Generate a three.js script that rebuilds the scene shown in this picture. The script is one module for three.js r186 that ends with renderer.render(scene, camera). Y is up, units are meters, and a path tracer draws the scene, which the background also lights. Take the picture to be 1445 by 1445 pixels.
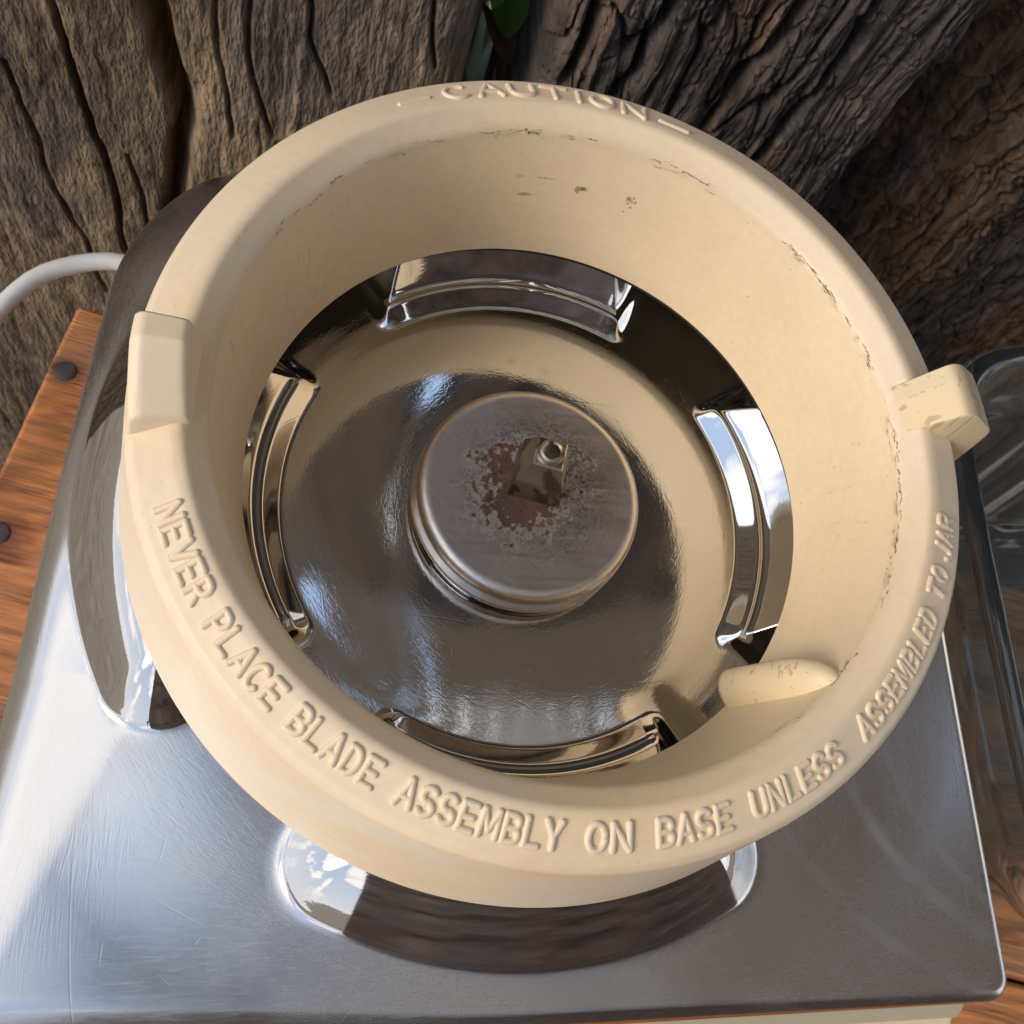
import * as THREE from 'three';
import { RoundedBoxGeometry } from 'three/addons/geometries/RoundedBoxGeometry.js';
import { mergeGeometries } from 'three/addons/utils/BufferGeometryUtils.js';

// One unit U of the working drawing is the outer radius of the cream collar (55 mm).
// Heights h are counted from the collar's outer edge; the table top lies at h = -2.4.
const U = 0.055, TABLE_H = -2.4, TABLE_Y = 0.45;
const Y = (h) => TABLE_Y + (h - TABLE_H) * U;
const P = (x, h, z) => new THREE.Vector3(x * U, Y(h), z * U);

// ---------------------------------------------------------------- camera, sky, sun, exposure
const scene = new THREE.Scene();
const camera = new THREE.PerspectiveCamera(54.83, 1, 0.005, 300);
camera.position.copy(P(-0.6438, 1.9936, 1.0123));
camera.up.set(-0.0559, 0.3469, -0.9362);
camera.lookAt(camera.position.clone().sub(new THREE.Vector3(-0.2171, 0.9108, 0.3511)));
camera.focus = 0.135; camera.userData.fStop = 64;
camera.updateMatrixWorld();

const EXPOSURE = 1.82, SUN_POWER = 1.15;
const SUN_DIR = new THREE.Vector3(-0.81, 0.47, 0.31).normalize();

// ---------------------------------------------------------------- noise
const PERM = new Uint8Array(512);
{ let s = 1234567; const r = () => (s = (s * 1664525 + 1013904223) >>> 0) / 4294967296;
  const a = [...Array(256).keys()];
  for (let i = 255; i > 0; i--) { const j = Math.floor(r() * (i + 1)); [a[i], a[j]] = [a[j], a[i]]; }
  for (let i = 0; i < 512; i++) PERM[i] = a[i & 255]; }
const HV = new Float32Array(256).map((_, i) => ((i * 167 + 43) % 256) / 127.5 - 1);
function vnoise(x, y, z = 0) {             // value noise, -1..1
  const xi = Math.floor(x), yi = Math.floor(y), zi = Math.floor(z);
  let fx = x - xi, fy = y - yi, fz = z - zi;
  fx = fx * fx * (3 - 2 * fx); fy = fy * fy * (3 - 2 * fy); fz = fz * fz * (3 - 2 * fz);
  const h = (a, b, c) => HV[PERM[(PERM[(PERM[a & 255] + b) & 255] + c) & 255]];
  const m = (p, q, t) => p + (q - p) * t;
  const c0 = m(m(h(xi, yi, zi), h(xi + 1, yi, zi), fx), m(h(xi, yi + 1, zi), h(xi + 1, yi + 1, zi), fx), fy);
  if (fz === 0) return c0;
  const c1 = m(m(h(xi, yi, zi + 1), h(xi + 1, yi, zi + 1), fx), m(h(xi, yi + 1, zi + 1), h(xi + 1, yi + 1, zi + 1), fx), fy);
  return m(c0, c1, fz);
}
function fbm(x, y, oct = 4, z = 0) { let s = 0, a = 0.5, f = 1; for (let i = 0; i < oct; i++) { s += a * vnoise(x * f + i * 17.3, y * f + i * 9.1, z * f); a *= 0.5; f *= 2.03; } return s; }
const ridge = (v) => 1 - Math.abs(v) * 2;
let seed = 99; const rnd = () => (seed = (seed * 1664525 + 1013904223) >>> 0) / 4294967296;
const sstep = (a, b, x) => { const t = Math.min(1, Math.max(0, (x - a) / (b - a))); return t * t * (3 - 2 * t); };
const mix = (a, b, t) => a + (b - a) * t;

// ---------------------------------------------------------------- sky: bright cloudy daylight
{
  const W = 1024, H = 512, d = new Float32Array(W * H * 4);
  for (let j = 0; j < H; j++) for (let i = 0; i < W; i++) {
    const el = ((j + 0.5) / H - 0.5) * Math.PI, az = ((i + 0.5) / W - 0.5) * 2 * Math.PI;
    const x = Math.cos(el) * Math.cos(az), y = Math.sin(el), z = Math.cos(el) * Math.sin(az);
    const t = Math.pow(Math.max(0, y), 0.45);
    let r = mix(1.0, 0.44, t), g = mix(1.04, 0.66, t), b = mix(1.1, 1.06, t);
    const c = sstep(-0.02, 0.30, fbm(x * 2.6 / (0.35 + Math.max(0, y)) + 3.1, z * 2.6 / (0.35 + Math.max(0, y)) + 1.7, 6));
    const k = c * 0.85 * sstep(-0.05, 0.15, y);
    r = mix(r, 1.45, k); g = mix(g, 1.42, k); b = mix(b, 1.40, k);
    const o = (j * W + i) * 4, q = 0.68; d[o] = r * q; d[o + 1] = g * q; d[o + 2] = b * q; d[o + 3] = 1;
  }
  const sky = new THREE.DataTexture(d, W, H, THREE.RGBAFormat, THREE.FloatType);
  sky.mapping = THREE.EquirectangularReflectionMapping; sky.magFilter = THREE.LinearFilter; sky.minFilter = THREE.LinearFilter;
  sky.needsUpdate = true; scene.background = sky; scene.environment = sky;
}
const sun = new THREE.DirectionalLight(0xfff0dd, SUN_POWER);
sun.position.copy(SUN_DIR).multiplyScalar(4).add(new THREE.Vector3(0, 0.5, 0));
sun.target.position.set(0, 0.5, 0); sun.castShadow = true; sun.shadow.radius = 42;
sun.shadow.mapSize.set(2048, 2048);
Object.assign(sun.shadow.camera, { left: -1, right: 1, top: 1, bottom: -1, near: 0.5, far: 10 });
scene.add(sun, sun.target);

// ---------------------------------------------------------------- helpers
const used = new Map();
function numbered(name) { const n = used.get(name) || 0; used.set(name, n + 1); return n ? `${name}_${String(n).padStart(3, '0')}` : name; }
function thing(name, label, category, group) { const o = new THREE.Group(); o.name = numbered(name); o.userData = { label, category }; if (group) o.userData.group = group; scene.add(o); return o; }
function part(name, geo, mat, parent, label) {
  const m = new THREE.Mesh(geo, mat); m.name = numbered(name); m.castShadow = m.receiveShadow = true;
  if (label) m.userData.label = label; parent.add(m); return m;
}
function struct(name, geo, mat) { const m = part(name, geo, mat, scene); m.userData.kind = 'structure'; return m; }
function grid(nu, nv, f, closeU = false, uvf) {     // a sheet of nu x nv points; f(i/(nu-1), j/(nv-1)) -> [x,h,z] in drawing units
  const pos = new Float32Array(nu * nv * 3), uv = new Float32Array(nu * nv * 2), idx = [];
  for (let j = 0; j < nv; j++) for (let i = 0; i < nu; i++) {
    const u = closeU ? i / nu : i / (nu - 1), v = j / (nv - 1), p = f(u, v), o = j * nu + i;
    pos[o * 3] = p[0] * U; pos[o * 3 + 1] = Y(p[1]); pos[o * 3 + 2] = p[2] * U;
    const q = uvf ? uvf(u, v, p) : [u, v]; uv[o * 2] = q[0]; uv[o * 2 + 1] = q[1];
  }
  const lim = closeU ? nu : nu - 1;
  for (let j = 0; j < nv - 1; j++) for (let i = 0; i < lim; i++) {
    const a = j * nu + i, b = j * nu + (i + 1) % nu, c = a + nu, d = b + nu;
    idx.push(a, c, b, b, c, d);
  }
  const g = new THREE.BufferGeometry();
  g.setAttribute('position', new THREE.BufferAttribute(pos, 3)); g.setAttribute('uv', new THREE.BufferAttribute(uv, 2));
  g.setIndex(idx); g.computeVertexNormals(); return g;
}
function lathe(profile, segs = 256, smoothUV = true) {   // profile [[r,h],...] -> surface of revolution with uv (turn, arc length share)
  const pts = profile.map(([r, h]) => new THREE.Vector2(r * U, Y(h)));
  const g = new THREE.LatheGeometry(pts, segs);
  if (smoothUV) {
    const L = [0]; for (let i = 1; i < pts.length; i++) L.push(L[i - 1] + pts[i].distanceTo(pts[i - 1]));
    const uv = g.attributes.uv, n = pts.length;
    for (let i = 0; i < uv.count; i++) uv.setY(i, L[i % n] / L[n - 1]);
  }
  return g;
}
function fillet(pts, rad, k = 5) {          // round the corners of an open polyline [[x,y],...]; rad: number or list
  const out = [pts[0]];
  for (let i = 1; i < pts.length - 1; i++) {
    const r = Array.isArray(rad) ? rad[i] : rad; if (!r) { out.push(pts[i]); continue; }
    const [p, c, n] = [pts[i - 1], pts[i], pts[i + 1]];
    const l1 = Math.hypot(p[0] - c[0], p[1] - c[1]), l2 = Math.hypot(n[0] - c[0], n[1] - c[1]);
    const d = Math.min(r, l1 * 0.48, l2 * 0.48);
    const a = [c[0] + (p[0] - c[0]) / l1 * d, c[1] + (p[1] - c[1]) / l1 * d], b = [c[0] + (n[0] - c[0]) / l2 * d, c[1] + (n[1] - c[1]) / l2 * d];
    for (let t = 0; t <= k; t++) { const s = t / k; out.push([(1 - s) ** 2 * a[0] + 2 * s * (1 - s) * c[0] + s * s * b[0], (1 - s) ** 2 * a[1] + 2 * s * (1 - s) * c[1] + s * s * b[1]]); }
  }
  out.push(pts[pts.length - 1]); return out;
}
function refine(pts, step) { const o = [pts[0]]; for (let i = 1; i < pts.length; i++) { const [a, b] = [pts[i - 1], pts[i]], n = Math.max(1, Math.ceil(Math.hypot(b[0] - a[0], b[1] - a[1]) / step)); for (let k = 1; k <= n; k++) o.push([mix(a[0], b[0], k / n), mix(a[1], b[1], k / n)]); } return o; }
function tex(W, H, f, srgb = false) {       // f(u, v) -> grey or [r,g,b], 0..1 (sRGB values when srgb)
  const d = new Uint8Array(W * H * 4);
  for (let j = 0; j < H; j++) for (let i = 0; i < W; i++) {
    const c = f((i + 0.5) / W, (j + 0.5) / H), o = (j * W + i) * 4, a = typeof c === 'number';
    for (let k = 0; k < 3; k++) d[o + k] = Math.max(0, Math.min(255, Math.round((a ? c : c[k]) * 255)));
    d[o + 3] = 255;
  }
  const t = new THREE.DataTexture(d, W, H); t.wrapS = t.wrapT = THREE.RepeatWrapping; t.magFilter = THREE.LinearFilter; t.minFilter = THREE.LinearMipmapLinearFilter; t.generateMipmaps = true;
  if (srgb) t.colorSpace = THREE.SRGBColorSpace; t.needsUpdate = true; return t;
}
const lin2s = (c) => c <= 0.0031308 ? c * 12.92 : 1.055 * Math.pow(c, 1 / 2.4) - 0.055;
const RGB = (r, g, b) => new THREE.Color().setRGB(r, g, b);
const std = (o) => new THREE.MeshStandardMaterial(o);

// ---------------------------------------------------------------- setting: ground, porch
{
  const g = new THREE.PlaneGeometry(80, 80, 1, 1); g.rotateX(-Math.PI / 2);
  const t = tex(512, 512, (u, v) => { const n = fbm(u * 14, v * 14, 5) + 0.5; return [lin2s(0.17 + 0.12 * n), lin2s(0.14 + 0.10 * n), lin2s(0.10 + 0.075 * n)]; }, true);
  t.repeat.set(60, 60);
  struct('ground', g, std({ map: t, roughness: 1 }));
}
const darkWood = tex(512, 512, (u, v) => { const n = 0.5 + fbm(u * 40, v * 2.5, 5); return [lin2s(0.40 + 0.22 * n), lin2s(0.36 + 0.20 * n), lin2s(0.33 + 0.18 * n)]; }, true);
const porchMat = std({ map: darkWood, roughness: 0.8 });
{
  // boarded porch roof over the table and the boarded house wall on the near side; both are seen only in the metal
  const boards = (list) => mergeGeometries(list);
  const roof = [];
  for (const [x0, x1, z0, z1] of ROOF()) for (let x = x0; x < x1 - 1e-6; x += 1.6) {
    const w = Math.min(1.6, x1 - x) - (z0 > 0.9 || (x0 === 11.5 && x > 14) ? 0.34 : 0.04); const b = new THREE.BoxGeometry(w * U, 0.02, (z1 - z0) * U);
    b.translate((x + w / 2) * U, Y(25), (z0 + z1) / 2 * U); roof.push(b);
  }
  struct('roof', boards(roof), porchMat);
  const wall = [];
  for (let h = -10.6, q = 0; h < 25; h += 5, q ^= 1) { const b = new THREE.BoxGeometry(34 * U, 5.02 * U, 0.03); b.translate(10 * U, Y(h + 2.5), (21 + q * 0.02) * U); wall.push(b); }
  struct('house_wall', boards(wall), std({ map: tex(512, 256, (u, v) => { const n = 0.5 + fbm(u * 14, v * 3, 5), m = sstep(0.55, 0.8, 0.5 + fbm(u * 5 + 3, v * 2, 3)); return [lin2s(0.07 + 0.11 * n + 0.06 * m), lin2s(0.048 + 0.075 * n + 0.06 * m), lin2s(0.04 + 0.06 * n + 0.06 * m)]; }, true), roughness: 0.8 }));
}
function ROOF() { return [[-5.0, 1.15, -15, 1], [1.35, 11.5, -15, 1], [-5.0, 11.5, 1, 22], [11.5, 17.5, -15, 22], [17.5, 22, -15, -7], [17.5, 22, -1.5, 22], [22, 60, -15, 22]]; }

// ---------------------------------------------------------------- the blender base
const blender = thing('blender_base', 'old stainless steel blender base with cream collar standing on the wooden table', 'blender base');

// stamped steel skin: height of the sheet over the plan, in drawing units
const PADS = [0, 90, 179, 267];
const qs = (t) => { t = Math.min(1, Math.max(0, t)); return t * t * t * (t * (6 * t - 15) + 10); };
const bulge = (t) => { t = Math.min(1, Math.max(0, t)); return (1 - Math.pow(1 - t, 1.9)) * Math.min(1, 0.55 + t * 9); };
function pad(x, z) {                       // four raised pads: rounded ring sectors under the collar, 0..1
  const r = Math.hypot(x, z), th = Math.atan2(z, x) * 180 / Math.PI; if (r < 0.6 || r > 1.3) return 0;
  let best = 0;
  for (const c of PADS) {
    const a = Math.abs(((th - c) % 360 + 540) % 360 - 180), e = (34.5 - a) * Math.PI / 180 * r; if (e <= -0.05) continue;
    const rnd2 = (p, q, k) => p < k && q < k ? k - Math.hypot(k - p, k - q) : Math.min(p, q);
    const soft = (d) => (d + Math.sqrt(d * d + 0.0002)) / 2 - 0.0012;
    const dO = soft(rnd2(e, 1.215 - r, 0.17)), dI = rnd2(e, r - 0.672, 0.05);
    if (dO <= 0 || (dI <= 0 && r < 0.9)) continue;
    const ramp = (t) => { const k = 0.22, w = (q) => q <= 0 ? 0 : q < k ? q * q / (2 * k) : q - k / 2; return Math.min(1, (w(t) - w(t - 1)) ); };
    const inner = 0.30 * ramp(dI / 0.05) + 0.70 * ramp((dI - 0.066) / 0.105);
    const m = (r > 0.93 ? bulge(dO / 0.26) : bulge(e / mix(0.10, 0.26, sstep(0.75, 0.93, r)))) * (r < 0.93 ? inner : 1);
    if (m > best) best = m;
  }
  return best;
}
const wl = (z) => 1.30 + 0.085 * z, wr = () => 1.37, ZF = 1.355, ZB = 1.27;
function sdf(x, z) {                        // signed distance to the outline of the housing
  const cr = z < 0 ? 0.55 : 0.07;
  const qx = (x > 0 ? x - wr(z) : -x - wl(z)) + cr, qz = (z > 0 ? z - ZF : -z - ZB) + cr;
  return Math.min(Math.max(qx, qz), 0) + Math.hypot(Math.max(qx, 0), Math.max(qz, 0)) - cr;
}
function outline(th) { let a = 0.9, b = 2.4; const c = Math.cos(th), s = Math.sin(th); for (let i = 0; i < 40; i++) { const m = (a + b) / 2; if (sdf(m * c, m * s) < 0) a = m; else b = m; } return a; }
const FLOOR = (() => { const t = [-0.593]; for (let i = 1; i <= 1000; i++) { const r = i / 1000, sl = r < 0.34 ? 0 : r < 0.645 ? 0.125 * Math.pow((r - 0.34) / 0.305, 0.9) : 0.125 * (1 - sstep(0.645, 0.72, r)); t.push(t[i - 1] - sl / 1000); } return t; })();
function floorH(r) { const q = Math.min(999, r * 1000), i = Math.floor(q); return mix(FLOOR[i], FLOOR[i + 1], q - i); }   // the seat is slightly domed
function skinH(x, z) {
  const r = Math.hypot(x, z);
  let h = r < 0.95 ? mix(floorH(r), -0.593, sstep(0.74, 0.93, r)) : -0.593;
  h += 0.155 * pad(x, z);
  if (r > 0.95) {
    const th = Math.atan2(z, x), c = Math.cos(th), s = Math.sin(th);
    const wF = Math.pow(Math.max(0, s), 6), wB = Math.pow(Math.max(0, -s), 2), wL = c < 0 ? Math.max(0, 1 - wF - wB) : 0, wR = Math.max(0, 1 - wF - wB - wL);
    const F = 0.05 * wF + 0.42 * wB + 0.16 * wL + 0.045 * wR, D = 0.05 * wF + 0.30 * wB + 0.17 * wL + 0.045 * wR;
    const d = Math.max(0, -sdf(x, z));
    h -= 0.035 * sstep(0.95, 1.5, r);
    const tl = Math.max(0, -0.95 - x - 0.42 * Math.max(0, z - 0.5)); h -= 0.21 * (Math.sqrt(tl * tl + 0.0064) - 0.08);   // the left flank falls away gently
    if (d < F) { const t = 1 - d / F; h -= D * (1 - Math.sqrt(Math.max(0, 1 - Math.pow(t, 2.4)))); }
  }
  return h;
}
// planar textures of the skin: [-1.5, 1.5] in x and z
const suv = (u, v, p) => [(p[0] + 1.5) / 3, (p[2] + 1.5) / 3];
const N2 = 2048, scratch = new Float32Array(N2 * N2);   // fine polishing scratches, drawn one by one
{
  const line = (x, z, a, len, w, k, bend) => {
    const n = Math.ceil(len / 3 * N2); let px = (x + 1.5) / 3 * N2, pz = (z + 1.5) / 3 * N2, an = a;
    for (let i = 0; i < n; i++) {
      px += Math.cos(an); pz += Math.sin(an); an += bend; const f = Math.sin(Math.PI * (i + 0.5) / n) * k, xi = Math.floor(px), zi = Math.floor(pz), fx = px - xi, fz = pz - zi;
      if (xi < 1 || zi < 1 || xi > N2 - 3 || zi > N2 - 3) break;
      for (let q = 0; q < w; q++) { const o = (zi + (Math.abs(Math.cos(a)) > 0.7 ? q : 0)) * N2 + xi + (Math.abs(Math.cos(a)) > 0.7 ? 0 : q); scratch[o] += f * (1 - fx) * (1 - fz); scratch[o + 1] += f * fx * (1 - fz); scratch[o + N2] += f * (1 - fx) * fz; scratch[o + N2 + 1] += f * fx * fz; }
    }
  };
  for (let i = 0; i < 230000; i++) {
    const x = 2.9 * (rnd() - 0.5), z = 2.9 * (rnd() - 0.5), r = Math.hypot(x, z), th = Math.atan2(z, x);
    const side = Math.abs(x) > Math.abs(z) + 0.1 ? Math.PI / 2 : 0, out = r > 1.0;
    let a = out ? (r > 1.28 ? side + 0.25 * (rnd() - 0.5) : th + Math.PI / 2 + 0.7 * (rnd() - 0.5)) : th + Math.PI / 2 + 0.8 * (rnd() - 0.5);
    if (rnd() < (out ? 0.05 : 0.25)) a = rnd() * Math.PI;
    line(x, z, a, out ? 0.06 + 0.26 * rnd() * rnd() : 0.04 + 0.25 * rnd() * rnd(), 1 + (rnd() < 0.12 ? 1 : 0), (rnd() < 0.5 ? -1 : 1) * (0.3 + 0.9 * rnd() * rnd() * rnd()), out ? 0 : (r > 0.3 ? 1 / (r / 3 * N2) : 0) * (Math.cos(a - th - Math.PI / 2) > 0 ? 1 : -1));
  }
  for (let i = 0; i < 260; i++) { const x = 2.8 * (rnd() - 0.5), z = 2.8 * (rnd() - 0.5); line(x, z, rnd() * Math.PI * 2, 0.03 + 0.3 * rnd() * rnd(), 2, 2.2, 0.004 * (rnd() - 0.5)); }   // knocks
  for (const [x, z, a, len] of [[-1.2, 0.35, 1.72, 1.0], [-1.16, 0.5, 1.66, 0.95], [-1.1, 0.7, 1.62, 0.8], [-1.13, 0.2, 1.5, 0.5]]) line(x, z, a, len, 2, 2.2, 0.0009 * (rnd() - 0.7));   // long creases on the left flank
}
const smear = new Float32Array(512 * 512);
for (const [cx, cz, R, a0, a1, w, k] of [[1.72, 0.42, 0.86, 95, 200, 0.022, 1], [1.62, 0.30, 1.08, 80, 170, 0.016, 0.8], [1.9, 0.45, 0.86, 110, 200, 0.014, 0.7], [1.2, 0.2, 1.25, 60, 130, 0.03, 0.5], [-0.75, 1.05, 0.42, 150, 330, 0.05, 0.4], [-0.2, 1.3, 0.5, 180, 300, 0.04, 0.35]])
  for (let j = 0; j < 512; j++) for (let i = 0; i < 512; i++) { const x = i / 512 * 3 - 1.5 - cx, z = j / 512 * 3 - 1.5 - cz, a = (Math.atan2(z, x) * 180 / Math.PI + 360) % 360; if (a < a0 || a > a1) continue; const d = (Math.hypot(x, z) - R) / w; if (d > -3 && d < 3) smear[j * 512 + i] += k * Math.exp(-d * d) * Math.sin(Math.PI * (a - a0) / (a1 - a0)) * (0.6 + 0.8 * fbm(x * 9, z * 9, 3)); }
const skinBump = tex(N2, N2, (u, v) => { const x = u * 3 - 1.5, z = v * 3 - 1.5; const k = 1 - 0.85 * sstep(0.0, 0.06, pad(x, z)); return 0.5 + k * (0.085 * scratch[Math.floor(v * N2) * N2 + Math.floor(u * N2)] + 0.08 * fbm(x * 40, z * 40, 2)); });
const skinRough = tex(N2, N2, (u, v) => {
  const x = u * 3 - 1.5, z = v * 3 - 1.5, r = Math.hypot(x, z), pol = sstep(0.0, 0.05, pad(x, z));
  const b = Math.min(1.5, Math.abs(scratch[Math.floor(v * N2) * N2 + Math.floor(u * N2)])), n = fbm(x * 3, z * 3, 4);
  const outer = 0.215 + 0.05 * b + 0.09 * n + 0.16 * smear[Math.floor(v * 512) * 512 + Math.floor(u * 512)] + 0.02 * sstep(0.1, 0.5, fbm(x * 7 + 3, z * 7, 4)), floor = 0.062 + 0.06 * b + 0.06 * n + 0.04 * sstep(0.05, 0.45, fbm(x * 9 + 3, z * 9, 4));
  return mix(mix(floor, outer, sstep(0.9, 1.05, r)), 0.035 + 0.01 * b, pol);
});
const steelMat = std({ color: RGB(0.60, 0.565, 0.53), metalness: 1, roughness: 1, roughnessMap: skinRough, bumpMap: skinBump, bumpScale: 0.000022 });
const chromeMat = std({ color: RGB(0.66, 0.64, 0.61), metalness: 1, roughness: 1, roughnessMap: skinRough, bumpMap: skinBump, bumpScale: 0.000022 });
const NT = 960, SPLIT = 0.93;
const outR = [...Array(NT).keys()].map((i) => outline(i / NT * 2 * Math.PI));
const rowsOut = 190;
part('steel_housing', grid(NT, rowsOut + 14, (u, v) => {
  const i = Math.round(u * NT) % NT, th = i / NT * 2 * Math.PI, j = Math.round(v * (rowsOut + 13)), R = outR[i], c = Math.cos(th), s = Math.sin(th);
  if (j < rowsOut) {
    let t = j / (rowsOut - 1); const b = Math.min(1.23, SPLIT + (R - SPLIT) * 0.62);
    const r = t < 0.42 ? mix(SPLIT, b, t / 0.42) : mix(b, R, 1 - Math.pow(Math.max(0, 1 - (t - 0.42) / 0.58), 1.7));
    return [r * c, skinH(r * c, r * s), r * s];
  }
  const k = j - rowsOut + 1, hE = skinH(R * c, R * s), hB = Math.min(-0.80, hE - 0.03);
  if (k <= 9) return [R * c, mix(hE, hB, k / 9), R * s];
  const inn = [0, 0.006, 0.014, 0.03, 0.09, 0.15][k - 9] ?? 0.15;
  return [(R - inn) * c, hB - [0, 0.006, 0.008, 0.008, 0.008, 0.008][k - 9], (R - inn) * s];
}, true, suv), steelMat, blender);
part('chrome_seat', grid(NT, 120, (u, v) => {
  const th = Math.round(u * NT) / NT * 2 * Math.PI, c = Math.cos(th), s = Math.sin(th), r = v < 0.3 ? mix(0.30, 0.66, v / 0.3) : mix(0.66, SPLIT, (v - 0.3) / 0.7);
  return [r * c, skinH(r * c, r * s), r * s];
}, true, suv), chromeMat, blender);

// lower housing and control panel
const lowMat = std({ color: RGB(0.09, 0.05, 0.038), metalness: 0.6, roughness: 0.35 });
part('lower_housing', grid(240, 10, (u, v) => {
  const th = u * 2 * Math.PI, R = outline(th), k = mix(0.115, 0.02, v), h = v < 0.9 ? mix(-0.80, -2.33, v / 0.9) : -2.33;
  const q = v >= 0.95 ? 0.9 : 1; return [(R - k) * Math.cos(th) * q, h, (R - k) * Math.sin(th) * q];
}, true), lowMat, blender);
const creamC = RGB(0.785, 0.625, 0.435);
const creamFlat = std({ color: RGB(0.72, 0.58, 0.38), roughness: 0.45 });
{
  const ext = (pts, x0, x1, bev, mat, name) => {
    const s = new THREE.Shape(pts.map(([z, h]) => new THREE.Vector2(z * U, Y(h))));
    const g = new THREE.ExtrudeGeometry(s, { depth: (x1 - x0) * U, bevelEnabled: true, bevelSize: bev * U, bevelThickness: bev * U, bevelSegments: 3 });
    g.rotateY(-Math.PI / 2); g.translate(x1 * U, 0, 0); part(name, g, mat, blender);
  };
  ext([[1.2, -0.83], [1.375, -0.83], [1.40, -0.86], [1.39, -0.90], [1.2, -0.90]], -1.28, 1.33, 0.012, std({ color: RGB(0.46, 0.41, 0.29), roughness: 0.4 }), 'panel_bezel');
  ext([[1.2, -0.915], [1.40, -0.915], [1.435, -0.935], [1.75, -2.2], [1.72, -2.25], [1.2, -2.25]], -1.31, 1.345, 0.015, creamFlat, 'control_panel');
}

// boss in the middle of the seat, and the square drive stud
const RUST = (x, z, r) => { const q = Math.hypot(x + 0.012, z - 0.0), n = fbm(x * 11 + 3, z * 11, 3), f = fbm(x * 85, z * 85, 4); return sstep(0.0, 0.95, 1.22 - q / 0.135 + 0.8 * n + 0.75 * f) * 0.95; };
const capTex = tex(1024, 1024, (u, v) => {
  const x = (u - 0.5) * 0.72, z = (v - 0.5) * 0.72, r = Math.hypot(x - 0.01, z + 0.02);
  let c = [0.70, 0.63, 0.57]; const th = Math.atan2(z + 0.02, x);
  const n = fbm(x * 30, z * 30, 5), n2 = fbm(x * 9 + 5, z * 9, 4);
  const rust = RUST(x, z, r);
  c = c.map((q, i) => mix(q, [0.085 + 0.05 * n, 0.022 + 0.012 * n, 0.012][i], sstep(0.0, 0.75, rust) * 0.93));
  const pit = sstep(0.10, 0.30, fbm(x * 170 + 9, z * 170, 3) + 0.45 * n2 - Math.abs(r - 0.16) * 1.6) * sstep(0.30, 0.1, r);
  c = c.map((q) => q * (1 - 0.6 * pit)); const sc = 1 + 0.10 * fbm(x * 4 + z * 2, (z - x) * 90, 3);
  return c.map((q) => lin2s(Math.min(1, q * sc)));
}, true);
const capProp = (metal) => tex(1024, 1024, (u, v) => {
  const x = (u - 0.5) * 0.72, z = (v - 0.5) * 0.72, r = Math.hypot(x - 0.01, z + 0.02);
  const n = fbm(x * 30, z * 30, 5), n2 = fbm(x * 9 + 5, z * 9, 4);
  const rust = RUST(x, z, r);
  return metal ? 0.95 - 0.85 * rust : 0.33 + 0.4 * rust + 0.06 * fbm(x * 6, z * 80, 3) + 0.08 * n2;
});
const capMat = std({ map: capTex, metalness: 1, metalnessMap: capProp(true), roughness: 1, roughnessMap: capProp(false), bumpMap: tex(512, 512, (u, v) => 0.5 + 0.25 * fbm(u * 60, v * 60, 4) + 0.2 * fbm((u + v) * 9, (u - v) * 160, 3)), bumpScale: 0.00002 });
function planarUV(g, s) { const p = g.attributes.position, uv = g.attributes.uv; for (let i = 0; i < p.count; i++) uv.setXY(i, p.getX(i) / U / s + 0.5, p.getZ(i) / U / s + 0.5); return g; }
part('drive_cap', planarUV(lathe(fillet([[0.30, -0.556], [0.318, -0.556], [0.326, -0.548], [0.322, -0.535], [0.318, -0.462], [0, -0.452]], [0, 0.005, 0.006, 0.01, 0.075, 0], 10), 200), 0.72), capMat, blender);
part('cap_collar', lathe(fillet([[0.295, -0.545], [0.315, -0.575], [0.328, -0.60], [0.35, -0.612]], 0.02, 5), 200), std({ color: RGB(0.66, 0.63, 0.59), metalness: 1, roughness: 0.06 }), blender);
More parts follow.
